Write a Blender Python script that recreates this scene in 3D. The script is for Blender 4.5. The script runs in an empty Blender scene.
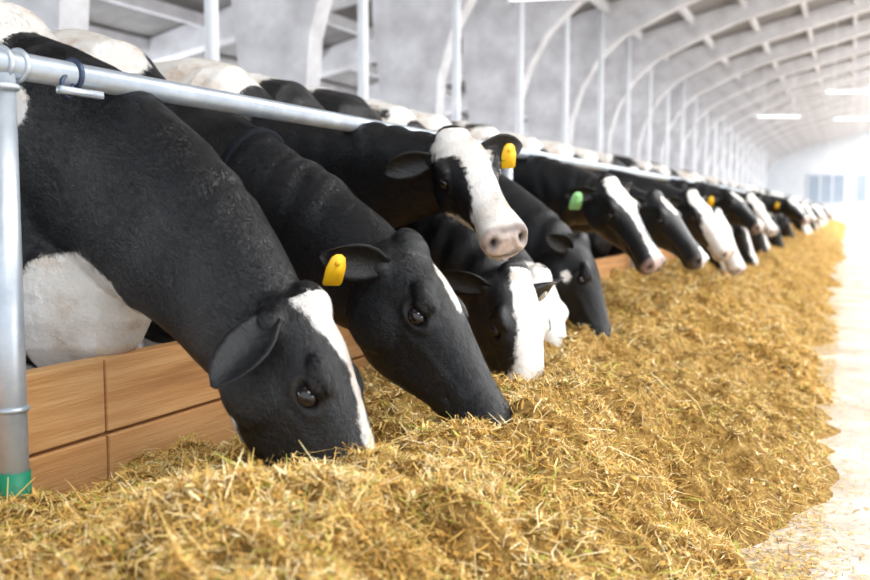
import bpy, math, random
import numpy as np
from mathutils import Vector
random.seed(4); rng=np.random.default_rng(7)
S=bpy.context.scene
try:
    S.view_settings.view_transform='Standard'
except Exception: pass

# ---------------------------------------------------------------- noise
def _h(ix,iy,iz,seed):
    h=(ix.astype(np.int64)*374761393+iy.astype(np.int64)*668265263+iz.astype(np.int64)*1274126177+seed*974711)&0xffffffff
    h=((h^(h>>13))*1103515245)&0xffffffff
    h=(h^(h>>16))*2246822519&0xffffffff
    return (h&0xffffff)/float(0xffffff)
def noise3(x,y,z,seed=0):
    x=np.asarray(x,float);y=np.asarray(y,float)+0*x;z=np.asarray(z,float)+0*x
    ix=np.floor(x);iy=np.floor(y);iz=np.floor(z)
    fx=x-ix;fy=y-iy;fz=z-iz
    fx=fx*fx*(3-2*fx);fy=fy*fy*(3-2*fy);fz=fz*fz*(3-2*fz)
    r=0
    for a in (0,1):
        for b in (0,1):
            for c in (0,1):
                w=(fx if a else 1-fx)*(fy if b else 1-fy)*(fz if c else 1-fz)
                r=r+w*_h(ix+a,iy+b,iz+c,seed)
    return r*2-1

# ---------------------------------------------------------------- materials
def newmat(name,col=(.5,.5,.5),rough=.6,metal=0,spec=.5):
    m=bpy.data.materials.new(name); m.use_nodes=True
    b=m.node_tree.nodes['Principled BSDF']
    b.inputs['Base Color'].default_value=(*col,1); b.inputs['Roughness'].default_value=rough
    b.inputs['Metallic'].default_value=metal; b.inputs['Specular IOR Level'].default_value=spec
    return m,m.node_tree,b
def N(nt,t,**kw):
    n=nt.nodes.new(t)
    for k,v in kw.items(): setattr(n,k,v)
    return n
def noise_node(nt,scale,detail=4,rough=.6,vec=None,coord='Object',mscale=None):
    tc=N(nt,'ShaderNodeTexCoord'); n=N(nt,'ShaderNodeTexNoise')
    n.inputs['Scale'].default_value=scale;n.inputs['Detail'].default_value=detail;n.inputs['Roughness'].default_value=rough
    if mscale:
        mp=N(nt,'ShaderNodeMapping');mp.inputs['Scale'].default_value=mscale
        nt.links.new(tc.outputs[coord],mp.inputs[0]);nt.links.new(mp.outputs[0],n.inputs['Vector'])
    else: nt.links.new(tc.outputs[coord],n.inputs['Vector'])
    return n
def ramp(nt,fac,stops):
    r=N(nt,'ShaderNodeValToRGB');e=r.color_ramp.elements
    while len(e)<len(stops): e.new(.5)
    for i,(p,c) in enumerate(stops): e[i].position=p;e[i].color=(*c,1)
    nt.links.new(fac,r.inputs[0]);return r
def bump(nt,b,h,strength=.3,dist=.01,prev=None):
    bp=N(nt,'ShaderNodeBump');bp.inputs['Strength'].default_value=strength;bp.inputs['Distance'].default_value=dist
    nt.links.new(h,bp.inputs['Height'])
    if prev: nt.links.new(prev.outputs[0],bp.inputs['Normal'])
    nt.links.new(bp.outputs[0],b.inputs['Normal']);return bp
def noisy(name,stops,scale,rough=.7,bs=.2,bd=.005,mscale=None,metal=0,detail=5):
    m,nt,b=newmat(name,rough=rough,metal=metal)
    n=noise_node(nt,scale,detail,mscale=mscale);r=ramp(nt,n.outputs['Fac'],stops)
    nt.links.new(r.outputs[0],b.inputs['Base Color'])
    n2=noise_node(nt,scale*6,4,mscale=mscale);bump(nt,b,n2.outputs['Fac'],bs,bd)
    return m
M_conc=noisy('whitewashed_concrete',[(.3,(.56,.55,.57)),(.7,(.82,.82,.85))],3,.85,.2,.01)
M_panel=noisy('roof_panel',[(.3,(.20,.185,.18)),(.7,(.32,.31,.305))],2,.9,.2,.01)
M_wall=noisy('white_wall_paint',[(.3,(.78,.82,.88)),(.7,(.88,.92,.97))],1.5,.85,.1,.005)
M_floor=noisy('aisle_concrete',[(.25,(.38,.29,.18)),(.42,(.56,.48,.39)),(.6,(.69,.64,.58)),(.8,(.76,.73,.69))],2.6,.75,.25,.006)
M_yard=noisy('manure_floor',[(.3,(.06,.05,.04)),(.7,(.16,.13,.10))],2.6,.75,.25,.006)
M_steel=noisy('galvanised_steel',[(.3,(.40,.45,.51)),(.7,(.57,.62,.68))],14,.38,.08,.002,metal=.55)
M_white=noisy('white_painted_steel',[(.3,(.80,.83,.88)),(.7,(.89,.92,.96))],5,.5,.05,.002)
M_wood=noisy('plank_wood',[(.22,(.30,.13,.04)),(.48,(.56,.28,.10)),(.62,(.64,.36,.15)),(.8,(.74,.47,.23))],3,.7,.45,.005,mscale=(4,.45,10))
M_green,_,_=newmat('green_band',(.0,.24,.12),.5)
M_glass=noisy('end_window_pane',[(.3,(.33,.40,.50)),(.7,(.42,.50,.60))],1,.4,.05,.002)
M_clamp,_,_=newmat('clamp_steel',(.05,.07,.12),.4,.6)
M_lamp,nt,b=newmat('fluorescent_tube',(.9,.9,.9),.4)
b.inputs['Emission Color'].default_value=(1,1,1,1);b.inputs['Emission Strength'].default_value=1.2

def coat():
    m,nt,b=newmat('holstein_coat',rough=.38,spec=.48)
    at=N(nt,'ShaderNodeAttribute',attribute_name='white')
    n=noise_node(nt,45,5,.7)
    ad=N(nt,'ShaderNodeMath',operation='MULTIPLY_ADD');ad.inputs[1].default_value=.04;ad.inputs[2].default_value=-.02
    nt.links.new(n.outputs['Fac'],ad.inputs[0])
    s=N(nt,'ShaderNodeMath',operation='ADD');nt.links.new(at.outputs['Fac'],s.inputs[0]);nt.links.new(ad.outputs[0],s.inputs[1])
    mr=N(nt,'ShaderNodeMapRange');mr.inputs['From Min'].default_value=-.004;mr.inputs['From Max'].default_value=.006
    nt.links.new(s.outputs[0],mr.inputs['Value'])
    nf=noise_node(nt,130,5,.75,mscale=(.5,1,1))
    bl=ramp(nt,nf.outputs['Fac'],[(.35,(.002,.002,.0025)),(.55,(.005,.0055,.007)),(.8,(.018,.018,.022))])
    n3=noise_node(nt,9,4,.6)
    wh=ramp(nt,n3.outputs['Fac'],[(.28,(.64,.52,.42)),(.45,(.80,.76,.71)),(.7,(.87,.86,.85))])
    mx=N(nt,'ShaderNodeMix',data_type='RGBA')
    nt.links.new(mr.outputs[0],mx.inputs['Factor']);nt.links.new(bl.outputs[0],mx.inputs['A']);nt.links.new(wh.outputs[0],mx.inputs['B'])
    pk=N(nt,'ShaderNodeAttribute',attribute_name='pink')
    mx2=N(nt,'ShaderNodeMix',data_type='RGBA');mx2.inputs['B'].default_value=(.48,.32,.27,1)
    nt.links.new(pk.outputs['Fac'],mx2.inputs['Factor']);nt.links.new(mx.outputs['Result'],mx2.inputs['A'])
    dk=N(nt,'ShaderNodeAttribute',attribute_name='dark')
    mx3=N(nt,'ShaderNodeMix',data_type='RGBA');mx3.inputs['B'].default_value=(.008,.007,.007,1)
    nt.links.new(dk.outputs['Fac'],mx3.inputs['Factor']);nt.links.new(mx2.outputs['Result'],mx3.inputs['A'])
    hr=N(nt,'ShaderNodeAttribute',attribute_name='hair')
    mx4=N(nt,'ShaderNodeMix',data_type='RGBA');mx4.inputs['B'].default_value=(.42,.42,.46,1)
    nt.links.new(hr.outputs['Fac'],mx4.inputs['Factor']);nt.links.new(mx3.outputs['Result'],mx4.inputs['A'])
    nt.links.new(mx4.outputs['Result'],b.inputs['Base Color'])
    n2=noise_node(nt,22,5,.65);bp=bump(nt,b,n2.outputs['Fac'],.35,.014);bump(nt,b,nf.outputs['Fac'],.5,.005,bp)
    return m
M_coat=coat()
M_eye,nt,b=newmat('cow_eye',(.012,.008,.010),.06,0,.6)
M_ty,_,_=newmat('ear_tag_yellow',(.90,.52,.01),.45)
M_tg,_,_=newmat('ear_tag_green',(.35,.72,.30),.45)
M_tw,_,_=newmat('ear_tag_white',(.8,.72,.6),.45)
M_col,_,_=newmat('collar_webbing',(.006,.007,.012),.8,0,.2)
M_hoof,_,_=newmat('hoof',(.05,.04,.03),.6)
COWM=[M_coat,M_eye,M_ty,M_tg,M_tw,M_col,M_hoof]

# ---------------------------------------------------------------- mesh helpers
def link(o): S.collection.objects.link(o);return o
def mesh_obj(name,v,f,mats,smooth=False,mi=None):
    me=bpy.data.meshes.new(name);me.from_pydata([tuple(p) for p in v],[],[tuple(int(i) for i in q) for q in f])
    for m in mats: me.materials.append(m)
    if mi is not None: me.polygons.foreach_set('material_index',np.array(mi,dtype=np.int32))
    if smooth: me.polygons.foreach_set('use_smooth',[True]*len(me.polygons))
    me.update();return link(bpy.data.objects.new(name,me))
class B:
    def __init__(s): s.v=[];s.f=[];s.m=[]
    def add(s,v,f,mi=0):
        o=len(s.v);s.v+= [tuple(p) for p in v];s.f+=[tuple(i+o for i in q) for q in f];s.m+=[mi]*len(f)
    def box(s,x0,x1,y0,y1,z0,z1,mi=0):
        v=[(x,y,z) for x in(x0,x1) for y in(y0,y1) for z in(z0,z1)]
        s.add(v,[(0,1,3,2),(4,6,7,5),(0,4,5,1),(2,3,7,6),(0,2,6,4),(1,5,7,3)],mi)
    def tube(s,p,q,r,mi=0,n=16):
        p=Vector(p);q=Vector(q);d=(q-p).normalized();a=d.orthogonal().normalized();b=d.cross(a)
        v=[];
        for c in(p,q):
            for i in range(n):
                t=2*math.pi*i/n;v.append(c+a*r*math.cos(t)+b*r*math.sin(t))
        f=[(i,(i+1)%n,n+(i+1)%n,n+i) for i in range(n)]+[tuple(range(n))[::-1],tuple(range(n,2*n))]
        s.add(v,f,mi)
    def torus(s,c,ax,R,r,mi=0,n=20,k=8):
        c=Vector(c);d=Vector(ax).normalized();a=d.orthogonal().normalized();b=d.cross(a);v=[]
        for i in range(n):
            t=2*math.pi*i/n;e=a*math.cos(t)+b*math.sin(t)
            for j in range(k):
                u=2*math.pi*j/k;v.append(c+e*(R+r*math.cos(u))+d*r*math.sin(u))
        s.add(v,[(i*k+j,((i+1)%n)*k+j,((i+1)%n)*k+(j+1)%k,i*k+(j+1)%k) for i in range(n) for j in range(k)],mi)
    def prism(s,poly,y0,y1,mi=0):
        n=len(poly);v=[(x,y0,z) for x,z in poly]+[(x,y1,z) for x,z in poly]
        s.add(v,[(i,(i+1)%n,n+(i+1)%n,n+i) for i in range(n)]+[tuple(range(n))[::-1],tuple(range(n,2*n))],mi)
    def obj(s,name,mats,smooth=False):
        o=mesh_obj(name,s.v,s.f,mats,False,s.m)
        if smooth:
            for p in o.data.polygons: p.use_smooth=len(p.vertices)<=4
        return o

# ---------------------------------------------------------------- building
YE=62.
CZ=-.06      # the cows stand a little lower than the feed table
b=B();b.box(-1.62,13,-3,YE+.2,-.3,0,0);b.box(-9.7,-1.62,-3,YE+.2,-.3,CZ,1);b.obj('floor',[M_floor,M_yard])
RZ=lambda x:4.1+.25*(x+5.4)
RX=3.5
half=[(-5.15,CZ),(-5.5,3.2),(-5.5,RZ(-5.5)-.02)]
low=[(RX,RZ(RX)-.34),(-2.2,RZ(-2.2)-.38),(-3.0,RZ(-3.0)-.50),(-3.7,3.88),(-4.15,3.48),(-4.45,3.0),(-4.62,2.45),(-4.82,CZ)]
b=B();poly=half+[(RX,RZ(RX)-.02)]+low
b.prism(poly,-.13,.13);b.prism([(2*RX-x,z) for x,z in poly][::-1],-.13,.13)
b.prism([(-9.5,RZ(-9.5)-.02),(-5.3,RZ(-5.3)-.02),(-5.3,RZ(-5.3)-.55),(-9.5,RZ(-9.5)-.3)],-.13,.13)
fr=b.obj('portal_frame',[M_conc]);fr.location=(0,1.9,0)
for k in range(1,20):
    y=1.9+3.05*k
    if y<YE: 
        o=link(bpy.data.objects.new('portal_frame',fr.data));o.location=(0,y,0)
b=B()
b.prism([(-9.7,RZ(-9.7)),(2.2,RZ(2.2)),(2.2,RZ(2.2)+.06),(-9.7,RZ(-9.7)+.06)],-3,YE)
b.prism([(4.8,RZ(2.2)),(13,RZ(2*RX-13)),(13,RZ(2*RX-13)+.06),(4.8,RZ(2.2)+.06)],-3,YE)
b.obj('ceiling',[M_panel])
b=B()
for i in range(12):
    x=-9+i*1.0
    b.box(x-.04,x+.04,-2.9,YE-.1,RZ(x)-.17,RZ(x)-.005)
b.obj('roof_purlins',[M_conc])
b=B();b.box(-9.7,-9.55,-3,YE,CZ,1.3);b.box(-9.7,-9.55,-3,YE,2.3,3.1)
y=-3
while y<YE: b.box(-9.7,-9.55,y,y+.9,1.3,2.3);y+=3.05
b.obj('wall_left',[M_wall])
b=B();b.box(13,13.15,-3,YE,0,1.0);b.box(13,13.15,-3,YE,3.0,3.9)
y=-3
while y<YE: b.box(13,13.15,y,y+.4,1,3);y+=6.1
b.obj('wall_right',[M_wall])
b=B();zr=RZ(RX)
b.prism([(-9.7,CZ),(13,CZ),(13,RZ(2*RX-13)),(RX,zr),(-9.7,RZ(-9.7))],YE,YE+.2);b.obj('wall_back',[M_wall])
for (xa,xb) in((-2.3,-.25),(.3,2.3)):
    b=B();b.box(xa,xb,YE-.06,YE-.01,1.3,2.95,0)
    for x in np.linspace(xa,xb,4): b.box(x-.04,x+.04,YE-.1,YE-.03,1.25,3.0,1)
    for z in(1.25,2.95): b.box(xa,xb,YE-.1,YE-.03,z-.04,z+.04,1)
    b.obj('window_1' if xa<0 else 'window_2',[M_glass,M_white])
b=B()
y=5.6
while y<55: b.tube((-4.05,y,CZ),(-4.05,y,4.25),.048,0,12);y+=2.25
b.tube((-4.05,3,1.2),(-4.05,56,1.2),.025,0,10)
b.obj('stall_framework',[M_white],True)
def lampfix(x,y,z,L=1.3,ang=0):
    b=B();b.box(-L/2,L/2,-.05,.05,.02,.06,0);b.tube((-L/2+.04,0,0),(L/2-.04,0,0),.016,1,10)
    b.box(-L/2,-L/2+.03,-.04,.04,-.03,.03,0);b.box(L/2-.03,L/2,-.04,.04,-.03,.03,0)
    zz=RZ(x)-z-.12
    b.tube((-L/3,0,.05),(-L/3,0,zz),.008,0,6);b.tube((L/3,0,.05),(L/3,0,zz),.008,0,6)
    o=b.obj('fluorescent_light_fixture',[M_white,M_lamp]);o.location=(x,y,z);o.rotation_euler=(0,0,ang)
lampfix(-3.1,11.5,3.38,1.6,.2);lampfix(-1.9,29,3.45,1.3,.5);lampfix(0,25,3.6,1.3,.4);lampfix(.1,33,3.65,1.3,.4)

# ---------------------------------------------------------------- feed barrier
b=B()
RXX,RZZ=-1.5,1.13
b.tube((RXX,-1,RZZ),(RXX,58,RZZ),.027,0,24)
b.tube((RXX-.005,1.40,0),(RXX-.005,1.40,RZZ-.02),.03,0,20)
b.torus((RXX-.005,1.40,RZZ-.045),(0,0,1),.03,.008,0)
b.torus((RXX,1.40,RZZ),(0,1,0),.029,.006,0);b.torus((RXX,1.44,RZZ),(0,1,0),.029,.006,0)
b.tube((RXX-.005,1.40,.20),(RXX-.005,1.40,.335),.0325,1,20)
b.tube((RXX,1.30,RZZ),(RXX,1.36,RZZ),.0295,1,20)
b.torus((RXX-.005,1.40,.46),(0,0,1),.03,.006,0)
b.torus((RXX,1.585,RZZ),(.1,1,0),.031,.006,2);b.torus((RXX+.02,1.55,RZZ-.028),(1,.3,0),.022,.005,2)
b.box(RXX+.02,RXX+.035,1.52,1.64,RZZ-.045,RZZ-.03,0)
y=4.4
while y<57: b.tube((RXX-.005,y,0),(RXX-.005,y,RZZ-.02),.03,0,12);y+=3.0
b.obj('feed_rail',[M_steel,M_green,M_clamp],True)
b=B()
y=-1.28
while y<57:
    for j,(z0,z1) in enumerate(((-.0,.155),(.162,.332),(.340,.510))):
        b.box(-1.60-.003*j,-1.555+.003*(j%2),y+.004,y+2.996,z0,z1,0)
    y+=3.0
o=b.obj('feed_barrier_planks',[M_wood])
bv=o.modifiers.new('bev','BEVEL');bv.width=.004;bv.segments=2

# ---------------------------------------------------------------- cows
def sellipse(C,r,u,hw,ht,hb,n=28,p=.85,bw=1.):
    out=[]
    for i in range(n):
        a=2*math.pi*i/n;c=math.cos(a);s=math.sin(a)
        cc=math.copysign(abs(c)**p,c);ss=math.copysign(abs(s)**p,s)
        w=hw*(1+(bw-1)*(1-s)/2)
        out.append(C+r*(w*cc)+u*((ht if s>0 else hb)*ss))
    return out
def loft(rings):
    n=len(rings[0]);v=[];f=[]
    for R in rings: v+=list(R)
    for k in range(len(rings)-1):
        for i in range(n):
            f.append((k*n+i,k*n+(i+1)%n,(k+1)*n+(i+1)%n,(k+1)*n+i))
    f.append(tuple(range(n))[::-1]);f.append(tuple((len(rings)-1)*n+i for i in range(n)))
    return v,f
def ellipsoid(C,ax,n=18,m=10):
    rings=[]
    for j in range(1,m):
        t=math.pi*j/m
        rings.append([C+ax[0]*(math.sin(t)*math.cos(2*math.pi*i/n))+ax[1]*(math.sin(t)*math.sin(2*math.pi*i/n))+ax[2]*math.cos(t) for i in range(n)])
    return loft(rings)
V3=lambda *a: np.array(a,float)
def nrm(v): return v/np.linalg.norm(v)
HEAD=[(-.05,-.02,-.16,.072,.9),(-.02,.012,-.18,.092,.9),(.03,.03,-.205,.100,.85),(.09,.034,-.225,.104,.72),(.15,.030,-.230,.107,.62),(.20,.022,-.218,.097,.58),(.26,.012,-.190,.081,.62),
      (.32,.002,-.162,.069,.72),(.38,-.006,-.146,.065,.85),(.43,-.008,-.143,.072,.9),(.47,-.013,-.142,.078,.88),(.50,-.024,-.133,.073,.85),(.518,-.044,-.118,.055,.85)]
def tubeloft(pts,rs,n=14):
    rings=[]
    for k,p in enumerate(pts):
        a=pts[max(k-1,0)];c=pts[min(k+1,len(pts)-1)];t=nrm(c-a)
        u=nrm(np.cross(t,V3(0,1,0)));w=np.cross(t,u);r=rs[k]
        rings.append([p+u*(r*math.cos(2*math.pi*i/n))+w*(r*math.sin(2*math.pi*i/n)) for i in range(n)])
    return loft(rings)

def make_cow(name,pos,poll,hdir,hup,voxel=.008,HS=1.,blaze=None,spots=(),hspots=(),thr=.25,seed=1,pink=.0,tags=(),collar=None,
             ears=((-.35,1,-.12),(-.35,1,-.12)),yaw=0,neckup=0,p1x=.28,world=True,belly=.30,fur=0):
    pos=V3(pos[0],pos[1],CZ if world else 0)
    cy,sy=math.cos(yaw),math.sin(yaw)
    Rz=np.array([[cy,-sy,0],[sy,cy,0],[0,0,1]])
    L=lambda p:(Rz.T@(V3(*p)-pos)) if world else V3(*p)
    Ld=lambda d:(Rz.T@V3(*d)) if world else V3(*d)
    P=L(poll);hx=nrm(Ld(hdir));hz=Ld(hup);hz=nrm(hz-hx*hz.dot(hx));hy=np.cross(hz,hx)
    Hm=lambda x,y,z:P+(hx*x+hy*y+hz*z)*HS
    tv=[];tf=[]
    def add(vf):
        v,f=vf;o=len(tv);tv.extend(v);tf.extend([tuple(i+o for i in q) for q in f])
    X=V3(1,0,0);Y=V3(0,1,0);Z=V3(0,0,1)
    T=[(-1.72,1.36,1.05,.07),(-1.66,1.42,.95,.17),(-1.5,1.46,.86,.24),(-1.3,1.48,.76,.285),(-1.05,1.46,.64,belly*.98),(-.7,1.44,.58,belly*1.03),(-.4,1.45,.61,belly),(-.15,1.46,.65,.26),(.02,1.42,.66,.225),(.14,1.30,.68,.18),(.23,1.16,.72,.12)]
    rings=[]
    for x,zt,zb,hw in T:
        zc=zb+(zt-zb)*.5
        rings.append(sellipse(V3(x,0,zc),Y,Z,hw,zt-zc,zc-zb,32,.86,1.05))
    add(loft(rings))
    for sg in(1,-1):
        add(ellipsoid(V3(-.02,sg*.14,.98),[X*.17,Y*.11,Z*.32]))
        add(ellipsoid(V3(-1.35,sg*.17,1.05),[X*.24,Y*.13,Z*.32]))
        add(ellipsoid(V3(-1.22,sg*.21,1.38),[X*.10,Y*.07,Z*.06]))
    add(ellipsoid(V3(.19,0,.72),[X*.22,Y*.16,Z*.22]))
    add(ellipsoid(V3(-1.18,0,.60),[X*.22,Y*.17,Z*.15]))
    for sg in(1,-1):
        add(tubeloft([V3(0,sg*.16,.85),V3(-.04,sg*.17,.68),V3(.0,sg*.16,.5),V3(.02,sg*.155,.40),V3(.01,sg*.155,.28),V3(.01,sg*.155,.13),V3(.03,sg*.155,.07),V3(.04,sg*.155,.0)],[.13,.085,.055,.052,.036,.042,.05,.06]))
        add(tubeloft([V3(-1.38,sg*.18,1.0),V3(-1.22,sg*.2,.80),V3(-1.38,sg*.19,.6),V3(-1.50,sg*.18,.48),V3(-1.46,sg*.175,.32),V3(-1.43,sg*.17,.14),V3(-1.40,sg*.17,.07),V3(-1.38,sg*.17,.0)],[.17,.13,.075,.055,.042,.042,.05,.06]))
    add(tubeloft([V3(-1.68,0,1.38),V3(-1.76,0,1.28),V3(-1.77,0,.9),V3(-1.76,0,.65),V3(-1.75,0,.5)],[.035,.028,.018,.03,.02],8))
    A=Hm(.03,0,-.11)
    P0=V3(-.15,0,1.08);P1=V3(p1x,0,1.02+neckup);d=nrm(nrm(A-P1)*.75+hx*.35);P2=A-d*.24
    Q=lambda t:P0*(1-t)**3+P1*3*t*(1-t)**2+P2*3*t*t*(1-t)+A*t**3
    rings=[];secs=[];ts=np.linspace(0,1,15)
    for t in ts:
        tg=nrm(Q(min(t+.02,1))-Q(max(t-.02,0)));u=Z*(1-t*t)+hz*t*t;u=nrm(u-tg*u.dot(tg));r=np.cross(u,tg)
        e=t**.7
        ht=.32*(1-e)+.12*HS*e;hb=.40*(1-e)+.12*HS*e;hw=.20*(1-e)+.083*HS*e
        secs.append((Q(t),r,u,hw,ht,hb));rings.append(sellipse(Q(t),r,u,hw,ht,hb,28,.95,.85))
    add(loft(rings))
    rings=[]
    for x,zt,zb,hw,bw in HEAD:
        zc=zt+(zb-zt)*.45
        rings.append([q for q in sellipse(Hm(x,0,zc),hy,hz,hw*HS,(zt-zc)*HS,(zc-zb)*HS,32,.80,bw)])
    add(loft(rings))
    for sg in(1,-1):
        add(ellipsoid(Hm(.145,sg*.086,-.002),[hx*.045*HS,hy*.022*HS,hz*.020*HS]))
        add(ellipsoid(Hm(.10,sg*.066,-.13),[hx*.085*HS,hy*.030*HS,hz*.08*HS]))
        add(ellipsoid(Hm(.01,sg*.086,-.055),[hx*.032*HS,hy*.028*HS,hz*.032*HS]))
        add(ellipsoid(Hm(.49,sg*.043,-.052),[hx*.027*HS,hy*.027*HS,hz*.03*HS]))
    add(ellipsoid(Hm(-.01,0,.015),[hx*.05*HS,hy*.06*HS,hz*.03*HS]))
    add(ellipsoid(Hm(.455,0,-.132),[hx*.045*HS,hy*.05*HS,hz*.022*HS]))
    me=bpy.data.meshes.new('t');me.from_pydata([tuple(p) for p in tv],[],tf)
    ob=link(bpy.data.objects.new('t',me))
    rm=ob.modifiers.new('r','REMESH');rm.mode='VOXEL';rm.voxel_size=voxel
    sm=ob.modifiers.new('s','SMOOTH');sm.factor=.5;sm.iterations=max(3,int(5*.008/voxel*1.3))
    ev=ob.evaluated_get(bpy.context.evaluated_depsgraph_get());m2=ev.to_mesh()
    nv=len(m2.vertices);co=np.empty(nv*3);m2.vertices.foreach_get('co',co);co=co.reshape(-1,3)
    no=np.empty(nv*3);m2.vertices.foreach_get('normal',no);no=no.reshape(-1,3)
    lt=np.empty(len(m2.polygons),dtype=np.int32);m2.polygons.foreach_get('loop_total',lt)
    li=np.empty(len(m2.loops),dtype=np.int32);m2.loops.foreach_get('vertex_index',li)
    st=np.concatenate([[0],np.cumsum(lt)])
    faces=li.reshape(-1,4) if (lt==4).all() else [tuple(li[st[i]:st[i+1]]) for i in range(len(lt))]
    ev.to_mesh_clear();bpy.data.objects.remove(ob);bpy.data.meshes.remove(me)
    D=(co-P)/HS;h=np.stack([D@hx,D@hy,D@hz],1)
    disp=np.zeros(nv);dark=np.zeros(nv)
    ay=np.abs(h[:,1])
    inh=(h[:,0]>-.02)&(h[:,0]<.56)&(ay<.16)&(h[:,2]>-.30)&(h[:,2]<.1)
    EX,EZ=.168,-.042
    dd=np.sqrt(((h[:,0]-EX)/.028)**2+((h[:,2]-EZ)/.017)**2);near=inh&(ay>.05)
    disp+=np.where(near,.007*np.exp(-((dd-1.35)/.35)**2)-.010*np.exp(-dd**2/.5),0)
    disp+=np.where(near,.005*np.exp(-((h[:,0]-EX)/.03)**2-((h[:,2]-EZ-.026)/.007)**2)-.004*np.exp(-((h[:,0]-EX)/.035)**2-((h[:,2]-EZ-.038)/.005)**2)-.003*np.exp(-((h[:,0]-EX)/.035)**2-((h[:,2]-EZ+.036)/.005)**2),0)
    dark=np.maximum(dark,np.where(near,np.clip(1.5-np.abs(dd-1.)*2.2,0,1),0))
    nn=np.sqrt(((ay-.047)/.012)**2+((h[:,2]+.058+ (ay-.047)*.4)/.017)**2);nm=inh&(h[:,0]>.475)
    disp+=np.where(nm,-.020*np.exp(-nn**2)+.004*np.exp(-((nn-1.8)/.6)**2),0)
    nost=np.where(nm,np.clip(1.6-nn*1.0,0,1),0)
    mz=-.112+.02*np.clip((.45-h[:,0])/.15,0,1)-.0
    mm=inh&(h[:,0]>.34)
    md=np.abs(h[:,2]-mz)/.006
    disp+=np.where(mm,-.008*np.exp(-md**2),0);dark=np.maximum(dark,np.where(mm,np.clip(1.1-md*.7,0,.85),0))
    disp+=np.where(inh,.005*np.exp(-((h[:,2]+.085-.10*(h[:,0]-.2))/.012)**2)*((h[:,0]>.18)&(h[:,0]<.38)),0)
    disp+=np.where(inh,-.007*np.exp(-(((h[:,0]-.25)/.06)**2+((h[:,2]+.12)/.035)**2))*(ay>.03),0)
    c1=(h[:,0]<.0)&(co[:,0]>-.05)
    tt=(co-P0)@nrm(A-P0)
    fold=np.sin(tt*62+noise3(co[:,0]*6,co[:,1]*6,co[:,2]*6,seed)*3.2+co[:,2]*9)
    disp+=np.where(c1,.006*fold*np.clip(noise3(co[:,0]*4,co[:,1]*4,co[:,2]*4,seed+3)+.3,0,1),0)
    disp+=.007*noise3(co[:,0]*9,co[:,1]*9,co[:,2]*9,seed+5)*(~inh)
    co=co+no*disp[:,None]
    nz=noise3(co[:,0]*14,co[:,1]*14,co[:,2]*14,seed+9)*.016
    white=np.full(nv,-1.)
    nt_=noise3(co[:,0]*2.3+seed*3.1,co[:,1]*2.3,co[:,2]*2.0,seed)*.75+noise3(co[:,0]*5,co[:,1]*5,co[:,2]*5,seed+1)*.25
    white=np.where(co[:,0]<.1,(nt_-thr)*.3,white)
    white=np.where((co[:,2]<.45)&(co[:,0]<.2),np.maximum(white,(.40-co[:,2])*.5),white)
    for (cx,cyy,cz,rx,ry,rz) in spots:
        white=np.maximum(white,(1-np.sqrt(((co[:,0]-cx)/rx)**2+((co[:,1]-cyy)/ry)**2+((co[:,2]-cz)/rz)**2))*min(rx,ry,rz))
    if blaze:
        bx=[q[0] for q in blaze];w=np.interp(h[:,0],bx,[q[2] for q in blaze],left=-.05,right=blaze[-1][2]);yc=np.interp(h[:,0],bx,[q[1] for q in blaze])
        f=w-np.abs(h[:,1]-yc)-np.clip(-.05-h[:,2],0,1)*.9*(w<.09)
        white=np.where(inh,np.maximum(white,f),white)
    for (cx,cyy,cz,rx,ry,rz) in hspots:
        white=np.maximum(white,(1-np.sqrt(((h[:,0]-cx)/rx)**2+((h[:,1]-cyy)/ry)**2+((h[:,2]-cz)/rz)**2))*min(rx,ry,rz))
    white=white+nz
    pk=np.where(inh,np.clip((h[:,0]-.472)/.02,0,1)*pink,0)
    if pink<=0:
        pk=pk+np.where(inh,np.clip((h[:,0]-.470)/.015,0,1)*.10,0)
    else:
        dark=np.maximum(dark,np.where(inh,np.clip((h[:,0]-.478)/.02,0,1)*np.clip(noise3(h[:,0]*40,h[:,1]*40,h[:,2]*40,seed)*1.5-.1,0,.6),0))
    dark=np.maximum(dark,nost)
    Vs=[co];FL=faces.tolist() if not isinstance(faces,list) else list(faces);Ms=[0]*len(FL)
    Wa=[white];Pa=[pk];Da=[dark];Ha=[np.zeros(nv)];off=nv
    def part(v,f,mi,w=-1,p=0,dk=0):
        nonlocal off
        Vs.append(np.array(v));FL.extend([tuple(i+off for i in q) for q in f]);Ms.extend([mi]*len(f))
        n=len(v);Wa.append(np.full(n,float(w)) if np.isscalar(w) else w);Pa.append(np.full(n,float(p)) if np.isscalar(p) else p);Da.append(np.full(n,float(dk)));Ha.append(np.zeros(n));off+=n
    if fur:
        cand=np.where((co[:,0]>-.25)&(no[:,1]<.55)&(co[:,2]>.3)&(dark<.3)&(h[:,0]<.47))[0]
        ii=rng.choice(cand,fur);pc=co[ii]+rng.normal(0,voxel*.45,(fur,3));n0=no[ii]
        pc-=n0*np.sum((pc-co[ii])*n0,1)[:,None]
        flow=np.where(inh[ii][:,None],hx[None,:],nrm(nrm(A-P0)*.9+V3(0,0,-.6))[None,:])
        fl=flow+rng.normal(0,.20,(fur,3))+.30*np.stack([noise3(pc[:,0]*7,pc[:,1]*7,pc[:,2]*7,q) for q in (51,52,53)],1)
        fl-=n0*np.sum(fl*n0,1)[:,None];fl/=np.linalg.norm(fl,axis=1)[:,None]
        fl=fl+n0*rng.uniform(.06,.26,fur)[:,None]
        side=np.cross(fl,n0);side/=np.linalg.norm(side,axis=1)[:,None]
        ln=rng.uniform(.008,.017,fur)[:,None];wd=rng.uniform(.0004,.0008,fur)[:,None]
        hv=np.stack([pc-side*wd,pc+side*wd,pc+fl*ln],1).reshape(-1,3)
        Vs.append(hv);o3=off+np.arange(fur)*3
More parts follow.
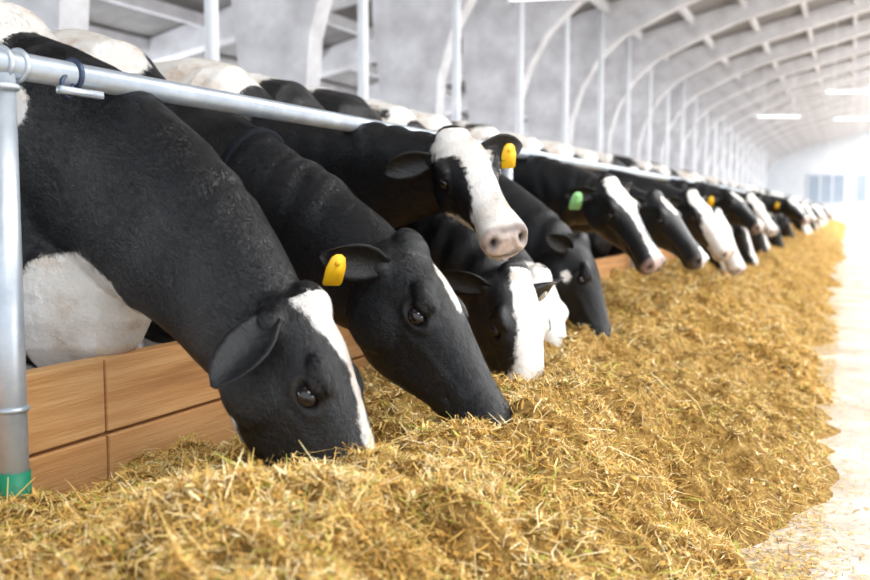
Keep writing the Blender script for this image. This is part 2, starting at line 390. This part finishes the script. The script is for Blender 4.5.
        FL.extend(np.stack([o3,o3+1,o3+2],1).tolist());Ms.extend([0]*fur)
        Wa.append(np.repeat(white[ii],3));Pa.append(np.repeat(pk[ii],3));Da.append(np.zeros(fur*3))
        Ha.append(np.repeat(rng.uniform(0,1,fur)**3*.07,3));off+=3*fur
    for sg,ed in((1,ears[0]),(-1,ears[1])):
        part(*ellipsoid(Hm(EX,sg*.084,EZ),[hx*.023*HS,hy*.021*HS,hz*.020*HS]),1)
        e=nrm(hx*ed[0]+hy*sg*ed[1]+hz*ed[2])
        if ed[0]>0:     # drooping ear lying along the cheek
            a=nrm(np.cross(e,hy));n_=np.cross(e,a)
            if n_.dot(hy)*sg<0:n_=-n_
        else:
            a=nrm(hz*.9-hx*.3);a=nrm(a-e*a.dot(e));n_=np.cross(e,a)
            if n_.dot(hx)<0:n_=-n_
        base=Hm(.012,sg*.080,-.045);rings=[];k=9;Le=.170*HS
        prof=[(0,.022,.020,.6),(.12,.030,.016,.9),(.28,.041,.010,1),(.45,.047,.007,1),(.62,.045,.006,.9),(.78,.036,.005,.7),(.9,.023,.004,.4),(1.,.006,.003,0)]
        for t,w,th,cu in prof:
            c=base+e*(Le*t)-a*(.02*t*t);R=[]
            for q in np.linspace(-1,1,k): R.append(c+a*(w*q*HS)+n_*((.026*cu*q*q)+th*math.sqrt(max(0,1-q*q*.96)))*HS)
            for q in np.linspace(1,-1,k): R.append(c+a*(w*q*HS)+n_*((.026*cu*q*q)-th*math.sqrt(max(0,1-q*q*.96)))*HS)
            rings.append(R)
        v,f=loft(rings);part(v,f,0,-1,0)
        for (ts_,mi,tt_,sz) in tags:
            if ts_==sg:
                c=base+e*(Le*tt_)+n_*.024*HS-a*.018
                dn=V3(0,0,-1)-n_*(-n_[2]);dn=nrm(nrm(dn)-a*.2);sd=nrm(np.cross(dn,n_))
                ol=[(-.35,-.25),(-.5,.25),(-.5,1.0),(-.4,1.15),(.4,1.15),(.5,1.0),(.5,.25),(.35,-.25),(.15,-.4),(-.15,-.4)]
                pl=[c+sd*(x_*sz)+dn*(y_*sz) for x_,y_ in ol]
                m=len(pl);vv=[p+n_*.002 for p in pl]+[p-n_*.002 for p in pl]
                part(vv,[tuple(range(m)),tuple(range(2*m-1,m-1,-1))]+[(i,m+i,m+(i+1)%m,(i+1)%m) for i in range(m)],mi)
                part(*ellipsoid(c+n_*.003,[n_*.005,sd*.008,dn*.008],10,6),mi)
    if collar:
        C,r,u,hw,ht,hb=secs[collar];tg=nrm(np.cross(r,u));rr=[]
        for (o_,g) in((-.012,1.0),(-.010,1.02),(.010,1.02),(.012,1.0)):
            rr.append(sellipse(C+tg*o_,r,u,hw*g+.009,ht*g+.009,hb*g+.009,40,.95,.87))
        part(*loft(rr),5)
    allv=np.concatenate(Vs);me=bpy.data.meshes.new(name)
    me.from_pydata(allv.tolist(),[],FL)
    for m in COWM: me.materials.append(m)
    mi=np.array(Ms,dtype=np.int32)
    if isinstance(faces,np.ndarray):
        zz=co[:,2]<.065;mi[:len(faces)][zz[faces[:,0]]]=6
    me.polygons.foreach_set('material_index',mi);me.polygons.foreach_set('use_smooth',np.ones(len(FL),dtype=bool))
    for nm_,arr in(('white',Wa),('pink',Pa),('dark',Da),('hair',Ha)):
        at=me.attributes.new(nm_,'FLOAT','POINT');at.data.foreach_set('value',np.concatenate(arr).astype(np.float32))
    me.update()
    o=link(bpy.data.objects.new(name,me));
    if world: o.location=tuple(pos);o.rotation_euler=(0,0,yaw)
    return o

CN='holstein_cow'
full=[(-.02,0,.03),(.05,0,.05),(.12,0,.055),(.2,0,.045),(.3,0,.04),(.42,0,.05),(.5,0,.06)]
wide=[(-.04,0,.04),(.04,0,.07),(.12,0,.075),(.2,0,.065),(.3,0,.07),(.4,0,.095),(.5,0,.12)]
star=[(.02,0,-.02),(.06,0,.03),(.12,.01,.05),(.17,.01,.03),(.21,0,-.02),(.4,0,-.03),(.44,.02,.03),(.5,.03,.05)]
BX=-2.05
c1=make_cow(CN,(-1.93,1.82),(-1.0,1.69,.65),(.50,-.10,-.86),(.86,.22,.46),.0075,1.04,
   blaze=[(-.05,0,.03),(-.01,0,.065),(.05,-.005,.060),(.1,0,.03),(.14,0,.012),(.2,0,.012),(.3,0,.03),(.42,0,.05)],
   hspots=[(.12,0,-.27,.10,.10,.06)],spots=[(.30,-.05,.62,.19,.25,.20),(.12,-.2,1.16,.10,.12,.10)],thr=.3,seed=2,ears=((-.35,1,-.15),(.48,.46,-.56)),neckup=.07,p1x=.36,fur=130000)
c2=make_cow(CN,(BX,2.36),(-.97,2.12,.745),(.63,-.19,-.73),(.72,.10,.66),.0075,1.02,
   blaze=[(.05,.01,.0),(.09,.01,.024),(.13,.01,.028),(.18,.01,.012),(.2,0,-.01),(.22,0,-.1)],
   spots=[(-.12,-.1,1.40,.32,.2,.16)],thr=.1,seed=5,tags=((-1,2,.80,.05),),collar=7,ears=((-.35,1,-.15),(-.30,1,-.25)),neckup=.03,fur=110000)
c3=make_cow(CN,(BX,2.95),(-1.12,2.77,1.06),(.55,-.58,-.50),(.254,-.60,.709),.0075,.92,
   blaze=[(-.04,.0,.05),(.02,.01,.085),(.08,.015,.09),(.14,.02,.055),(.2,.02,.05),(.3,.015,.06),(.38,0,.08),(.44,0,.11),(.5,0,.12)],
   hspots=[(.3,0,-.19,.20,.09,.05)],spots=[(-.25,-.1,1.45,.30,.3,.14),(-.9,0,1.45,.3,.3,.15)],thr=-.05,seed=9,pink=.65,tags=((1,2,.62,.05),),ears=((-.15,1,-.05),(-.15,1,.0)),neckup=-.04,fur=60000)
c4=make_cow(CN,(BX,3.35),(-.98,2.95,.63),(.34,-.36,-.87),(.72,-.42,.35),.009,1.0,
   blaze=[(-.04,.01,.04),(.04,.015,.065),(.12,.02,.072),(.2,.02,.07),(.3,.015,.08),(.4,0,.10),(.5,0,.13)],spots=[(-.3,-.1,1.45,.25,.3,.12)],thr=.0,seed=12,pink=.5,tags=((1,4,.55,.026),))
c5=make_cow(CN,(BX,3.85),(-1.05,3.45,.60),(.4,-.25,-.88),(.78,-.3,.4),.011,.92,blaze=[(-.05,0,.1),(.1,0,.14),(.5,0,.14)],hspots=[(.2,0,-.1,.3,.2,.2)],thr=-.1,seed=15,pink=.5)
c6=make_cow(CN,(BX,4.35),(-1.05,4.05,.70),(.42,-.2,-.88),(.86,.1,.4),.011,.95,hspots=[(.13,-.1,-.09,.03,.04,.025)],thr=-.05,seed=18)
c7=make_cow(CN,(BX,4.85),(-1.03,4.48,.97),(.58,-.30,-.70),(.55,-.4,.66),.010,.9,blaze=[(-.04,0,.05),(.05,0,.07),(.15,0,.065),(.22,0,.03),(.35,0,.012),(.42,0,.02),(.5,0,.04)],thr=.0,seed=21,pink=.7,tags=((-1,3,.6,.06),))
c8=make_cow(CN,(BX,5.65),(-.98,5.38,.92),(.62,-.3,-.62),(.62,-.25,.66),.011,.9,blaze=star,thr=.0,seed=24,tags=((-1,3,.6,.06),),neckup=-.02)
c9=make_cow(CN,(BX,6.5),(-.93,6.35,.94),(.58,-.35,-.66),(.6,-.4,.6),.011,.92,blaze=wide,thr=.0,seed=27,pink=.6)
c10=make_cow(CN,(BX,7.35),(-.9,7.4,.82),(.5,-.3,-.80),(.75,-.35,.5),.011,.92,blaze=wide,hspots=[(.25,0,-.08,.3,.15,.1)],thr=.0,seed=30,pink=.6)
var=[]
VP=[((1.05,-.12,.80),(.5,-.2,-.84),(.8,-.2,.45),wide,-.1),((1.05,-.05,1.06),(.62,-.45,-.5),(.5,-.35,.76),star,.05),((1.05,-.1,.83),(.45,-.15,-.86),(.84,-.1,.4),full,.0),
    ((1.07,-.2,1.04),(.55,-.45,-.6),(.50,-.45,.66),wide,-.05),((1.02,.05,.78),(.4,.1,-.86),(.84,.1,.4),None,-.2)]
nvp=len(VP)
for i,(pl,dr,up,bz,th) in enumerate(VP):
    o=make_cow(CN,(0,0),pl,dr,up,.014,.93,blaze=bz,thr=th,seed=40+3*i,pink=.5 if bz else 0,world=False,tags=((-1,2+(i==3),.6,.06),) if i%2 else (),
       spots=[(.35,-.1,.9,.3,.3,.25)] if i==4 else ())
    var.append(o.data);o.location=(BX+.02*i,8.1+.78*i,CZ)
y=8.1+.78*nvp;k=0
while y<57:
    o=link(bpy.data.objects.new(CN,var[(k*7+k//3)%nvp]));o.location=(BX+random.uniform(-.08,.12),y,CZ);o.rotation_euler=(0,0,random.uniform(-.06,.06))
    y+=random.uniform(.68,.95);k+=1

# ---------------------------------------------------------------- feed windrow
def Hh(x,y):
    xc=-.80+.07*noise3(y*.9,0,0,3);xe=-.13+.09*noise3(y*1.6,5,0,4)+.06*noise3(y*5,2,0,6)+.03*noise3(y*14,2,0,7)
    hc=.33+.035*noise3(y*1.1,9,0,5)
    r=np.clip((x-xc)/(xe-xc),0,1.5);l=np.clip((xc-x)/.75,0,1.2)
    edge=.20+.14*np.clip((y-2.2)/1.5,0,1)
    h=np.where(x>xc,hc*(1-r**1.35),hc-(hc-edge)*l**1.3)
    m=np.clip(h/.10,0,1)
    cl=noise3(x*6.5,y*6.5,0,12)
    h=h+m*(.045*noise3(x*3.2,y*3.2,0,11)+.045*(1-2*np.abs(cl))*.8+.026*noise3(x*15,y*15,0,13)+.014*noise3(x*38,y*38,0,14))
    h=h+.04*np.exp(-(((x+.62)/.16)**2+((y-1.32)/.2)**2))
    return np.where(r>=1,-.01-.05*(r-1),h)
xs=np.linspace(-1.552,-.0,180)
ys=[.2]
while ys[-1]<58: ys.append(ys[-1]+max(.008,.004*ys[-1]))
ys=np.array(ys)
XX,YY=np.meshgrid(xs,ys);ZZ=Hh(XX,YY)
nv=XX.size;vv=np.stack([XX.ravel(),YY.ravel(),ZZ.ravel()],1)
nx=len(xs);ny=len(ys);idx=np.arange(nv).reshape(ny,nx)
ff=np.stack([idx[:-1,:-1].ravel(),idx[:-1,1:].ravel(),idx[1:,1:].ravel(),idx[1:,:-1].ravel()],1)
def strands(n,x,y,z,scale,tilt,up):
    ang=rng.uniform(0,2*np.pi,n);el=rng.normal(0,tilt,n)+up
    d=np.stack([np.cos(ang)*np.cos(el),np.sin(ang)*np.cos(el),np.sin(el)],1)
    sd=np.stack([-np.sin(ang),np.cos(ang),rng.normal(0,.5,n)],1);sd/=np.linalg.norm(sd,axis=1)[:,None]
    Ln=np.minimum(rng.gamma(2.2,.010,n)*scale[0]+.006,.15);w=rng.uniform(.0006,.0018,n)*scale[1]
    c=np.stack([x,y,z],1);bend=rng.normal(0,.3,n)*np.clip(.05/Ln,.2,1)
    up3=np.stack([sd[:,1]*0,sd[:,1]*0,np.ones(n)],1)
    p0=c-d*Ln[:,None]*.5;p2=c+d*Ln[:,None]*.5;p1=c+up3*(bend*Ln*.5)[:,None]+sd*(bend*Ln*.5)[:,None]
    W=sd*w[:,None]
    v=np.stack([p0-W*.6,p0+W*.6,p1-W,p1+W,p2-W*.3,p2+W*.3],1).reshape(-1,3)
    o=np.arange(n)*6
    f=np.concatenate([np.stack([o,o+1,o+3,o+2],1),np.stack([o+2,o+3,o+5,o+4],1)])
    return v,f
def surf(n,ymin,ymax,pw):
    u=rng.uniform(0,1,n);a,b_=ymin**(1-pw),ymax**(1-pw);y=(a+(b_-a)*u)**(1/(1-pw));x=rng.uniform(-1.54,-.04,n)
    return x,y
SV=[];SF=[];so=0;SC=[]
for (n,y0,y1,pw,sc,t,up,gr) in((200000,.55,5,1.9,(1,1),.45,.15,0),(26000,.6,4.5,1.7,(3.4,.9),.32,.2,0),(2200,.6,4,1.5,(4.5,1.3),.22,.15,1),(75000,4.5,22,1.8,(1.8,2.2),.4,.15,0),(40000,.55,4.0,1.5,(.5,2.6),.6,.1,0)):
    x,y=surf(n,y0,y1,pw);z=Hh(x,y)
    keep=rng.uniform(0,1,n)<np.where(z>.01,1,.5)*(.5+.5*(noise3(x*9,y*9,0,77)>-.2))
    x,y,z=x[keep],y[keep],z[keep];n=len(x);fl=z<=.01
    z=np.where(fl,.004,z+rng.uniform(-.004,.012,n))
    v,f=strands(n,x,y,z,sc,t,up)
    q=v.reshape(-1,6,3);q[fl,:,2]=.004+np.abs(q[fl,:,2]-.004)*.15
    v=q.reshape(-1,3)
    rr=np.clip(rng.uniform(0,.86,n)+.18*noise3(x*5,y*5,0,31),0,.83)
    grn=rng.uniform(0,1,n)<(.8 if gr else .03+.07*np.clip(noise3(x*3,y*3,0,33),0,1))
    rr=np.where(grn,rng.uniform(.9,1,n),rr)
    SV.append(v);SF.append(f+so);so+=len(v);SC.append(np.repeat(rr,6))
n=11000;x=-.18+np.abs(rng.normal(0,.15,n));y=.9+rng.uniform(0,1,n)**2*16
v,f=strands(n,x,y,np.full(n,.004),(.8,1.4),.03,0);v[:,2]=.003+np.abs(v[:,2]-.003)*.3
SV.append(v);SF.append(f+so);so+=len(v);SC.append(np.repeat(rng.uniform(0,.83,n),6))
SV=np.concatenate(SV);SF=np.concatenate(SF);SC=np.concatenate(SC)
av=np.concatenate([vv,SV]);af=np.concatenate([ff,SF+nv])
me=bpy.data.meshes.new('hay_feed_windrow')
me.vertices.add(len(av));me.vertices.foreach_set('co',av.astype(np.float32).ravel())
me.loops.add(len(af)*4);me.loops.foreach_set('vertex_index',af.astype(np.int32).ravel())
me.polygons.add(len(af));me.polygons.foreach_set('loop_start',np.arange(len(af),dtype=np.int32)*4)
try: me.polygons.foreach_set('loop_total',np.full(len(af),4,dtype=np.int32))
except Exception: pass
mi=np.zeros(len(af),dtype=np.int32);mi[len(ff):]=1
me.polygons.foreach_set('material_index',mi)
me.update(calc_edges=True)
at=me.attributes.new('rnd','FLOAT','POINT');at.data.foreach_set('value',np.concatenate([np.zeros(nv),SC]).astype(np.float32))
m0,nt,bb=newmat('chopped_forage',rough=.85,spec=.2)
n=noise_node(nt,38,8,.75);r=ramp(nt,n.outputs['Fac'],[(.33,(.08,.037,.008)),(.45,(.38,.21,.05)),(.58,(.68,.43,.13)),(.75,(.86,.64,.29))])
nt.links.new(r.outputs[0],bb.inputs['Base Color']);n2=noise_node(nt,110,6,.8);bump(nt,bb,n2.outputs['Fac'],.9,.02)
m1,nt,bb=newmat('straw_blades',rough=.65,spec=.3)
at=N(nt,'ShaderNodeAttribute',attribute_name='rnd')
r=ramp(nt,at.outputs['Fac'],[(0,(.20,.10,.02)),(.16,(.58,.33,.07)),(.38,(.82,.52,.14)),(.64,(.91,.67,.25)),(.84,(.95,.82,.50)),(.88,(.34,.38,.05)),(1,(.54,.54,.10))])
nt.links.new(r.outputs[0],bb.inputs['Base Color'])
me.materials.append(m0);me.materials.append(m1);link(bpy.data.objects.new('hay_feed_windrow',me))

# ---------------------------------------------------------------- light
w=bpy.data.worlds.new('World');S.world=w;w.use_nodes=True
bg=w.node_tree.nodes['Background'];bg.inputs[0].default_value=(.86,.93,1,1);bg.inputs[1].default_value=1.7
def area(name,loc,rot,sx,sy,e,col=(1,1,1)):
    l=bpy.data.lights.new(name,'AREA');l.shape='RECTANGLE';l.size=sx;l.size_y=sy;l.energy=e;l.color=col
    o=link(bpy.data.objects.new(name,l));o.location=loc;o.rotation_euler=rot
area('ridge_fill_light',(3.5,29,6.05),(0,0,0),2.4,62,5200,(1,.99,.97))  # added area lamp at an unseen ridge gap, lights cows and aisle from above
area('ridge_fill_light',(3.5,44,5.95),(0,0,0),2.2,32,2000,(.92,.96,1))  # second added lamp, only brightens the far end of the barn
area('side_window_light',(12.8,29,2.2),(0,math.radians(90),0),1.8,62,2900,(1,.99,.97))
area('side_window_light',(-9.4,29,1.8),(0,math.radians(-90),0),.9,62,1600,(.93,.96,1))
# ---------------------------------------------------------------- camera
c=bpy.data.cameras.new('camera');co_=link(bpy.data.objects.new('camera',c));c.lens=40;c.sensor_width=36
co_.location=(0,0,.85);co_.rotation_euler=(math.radians(90-4.73),0,math.radians(23.1))
c.dof.use_dof=True;c.dof.focus_distance=2.3;c.dof.aperture_fstop=2.9
c.clip_end=200
S.camera=co_
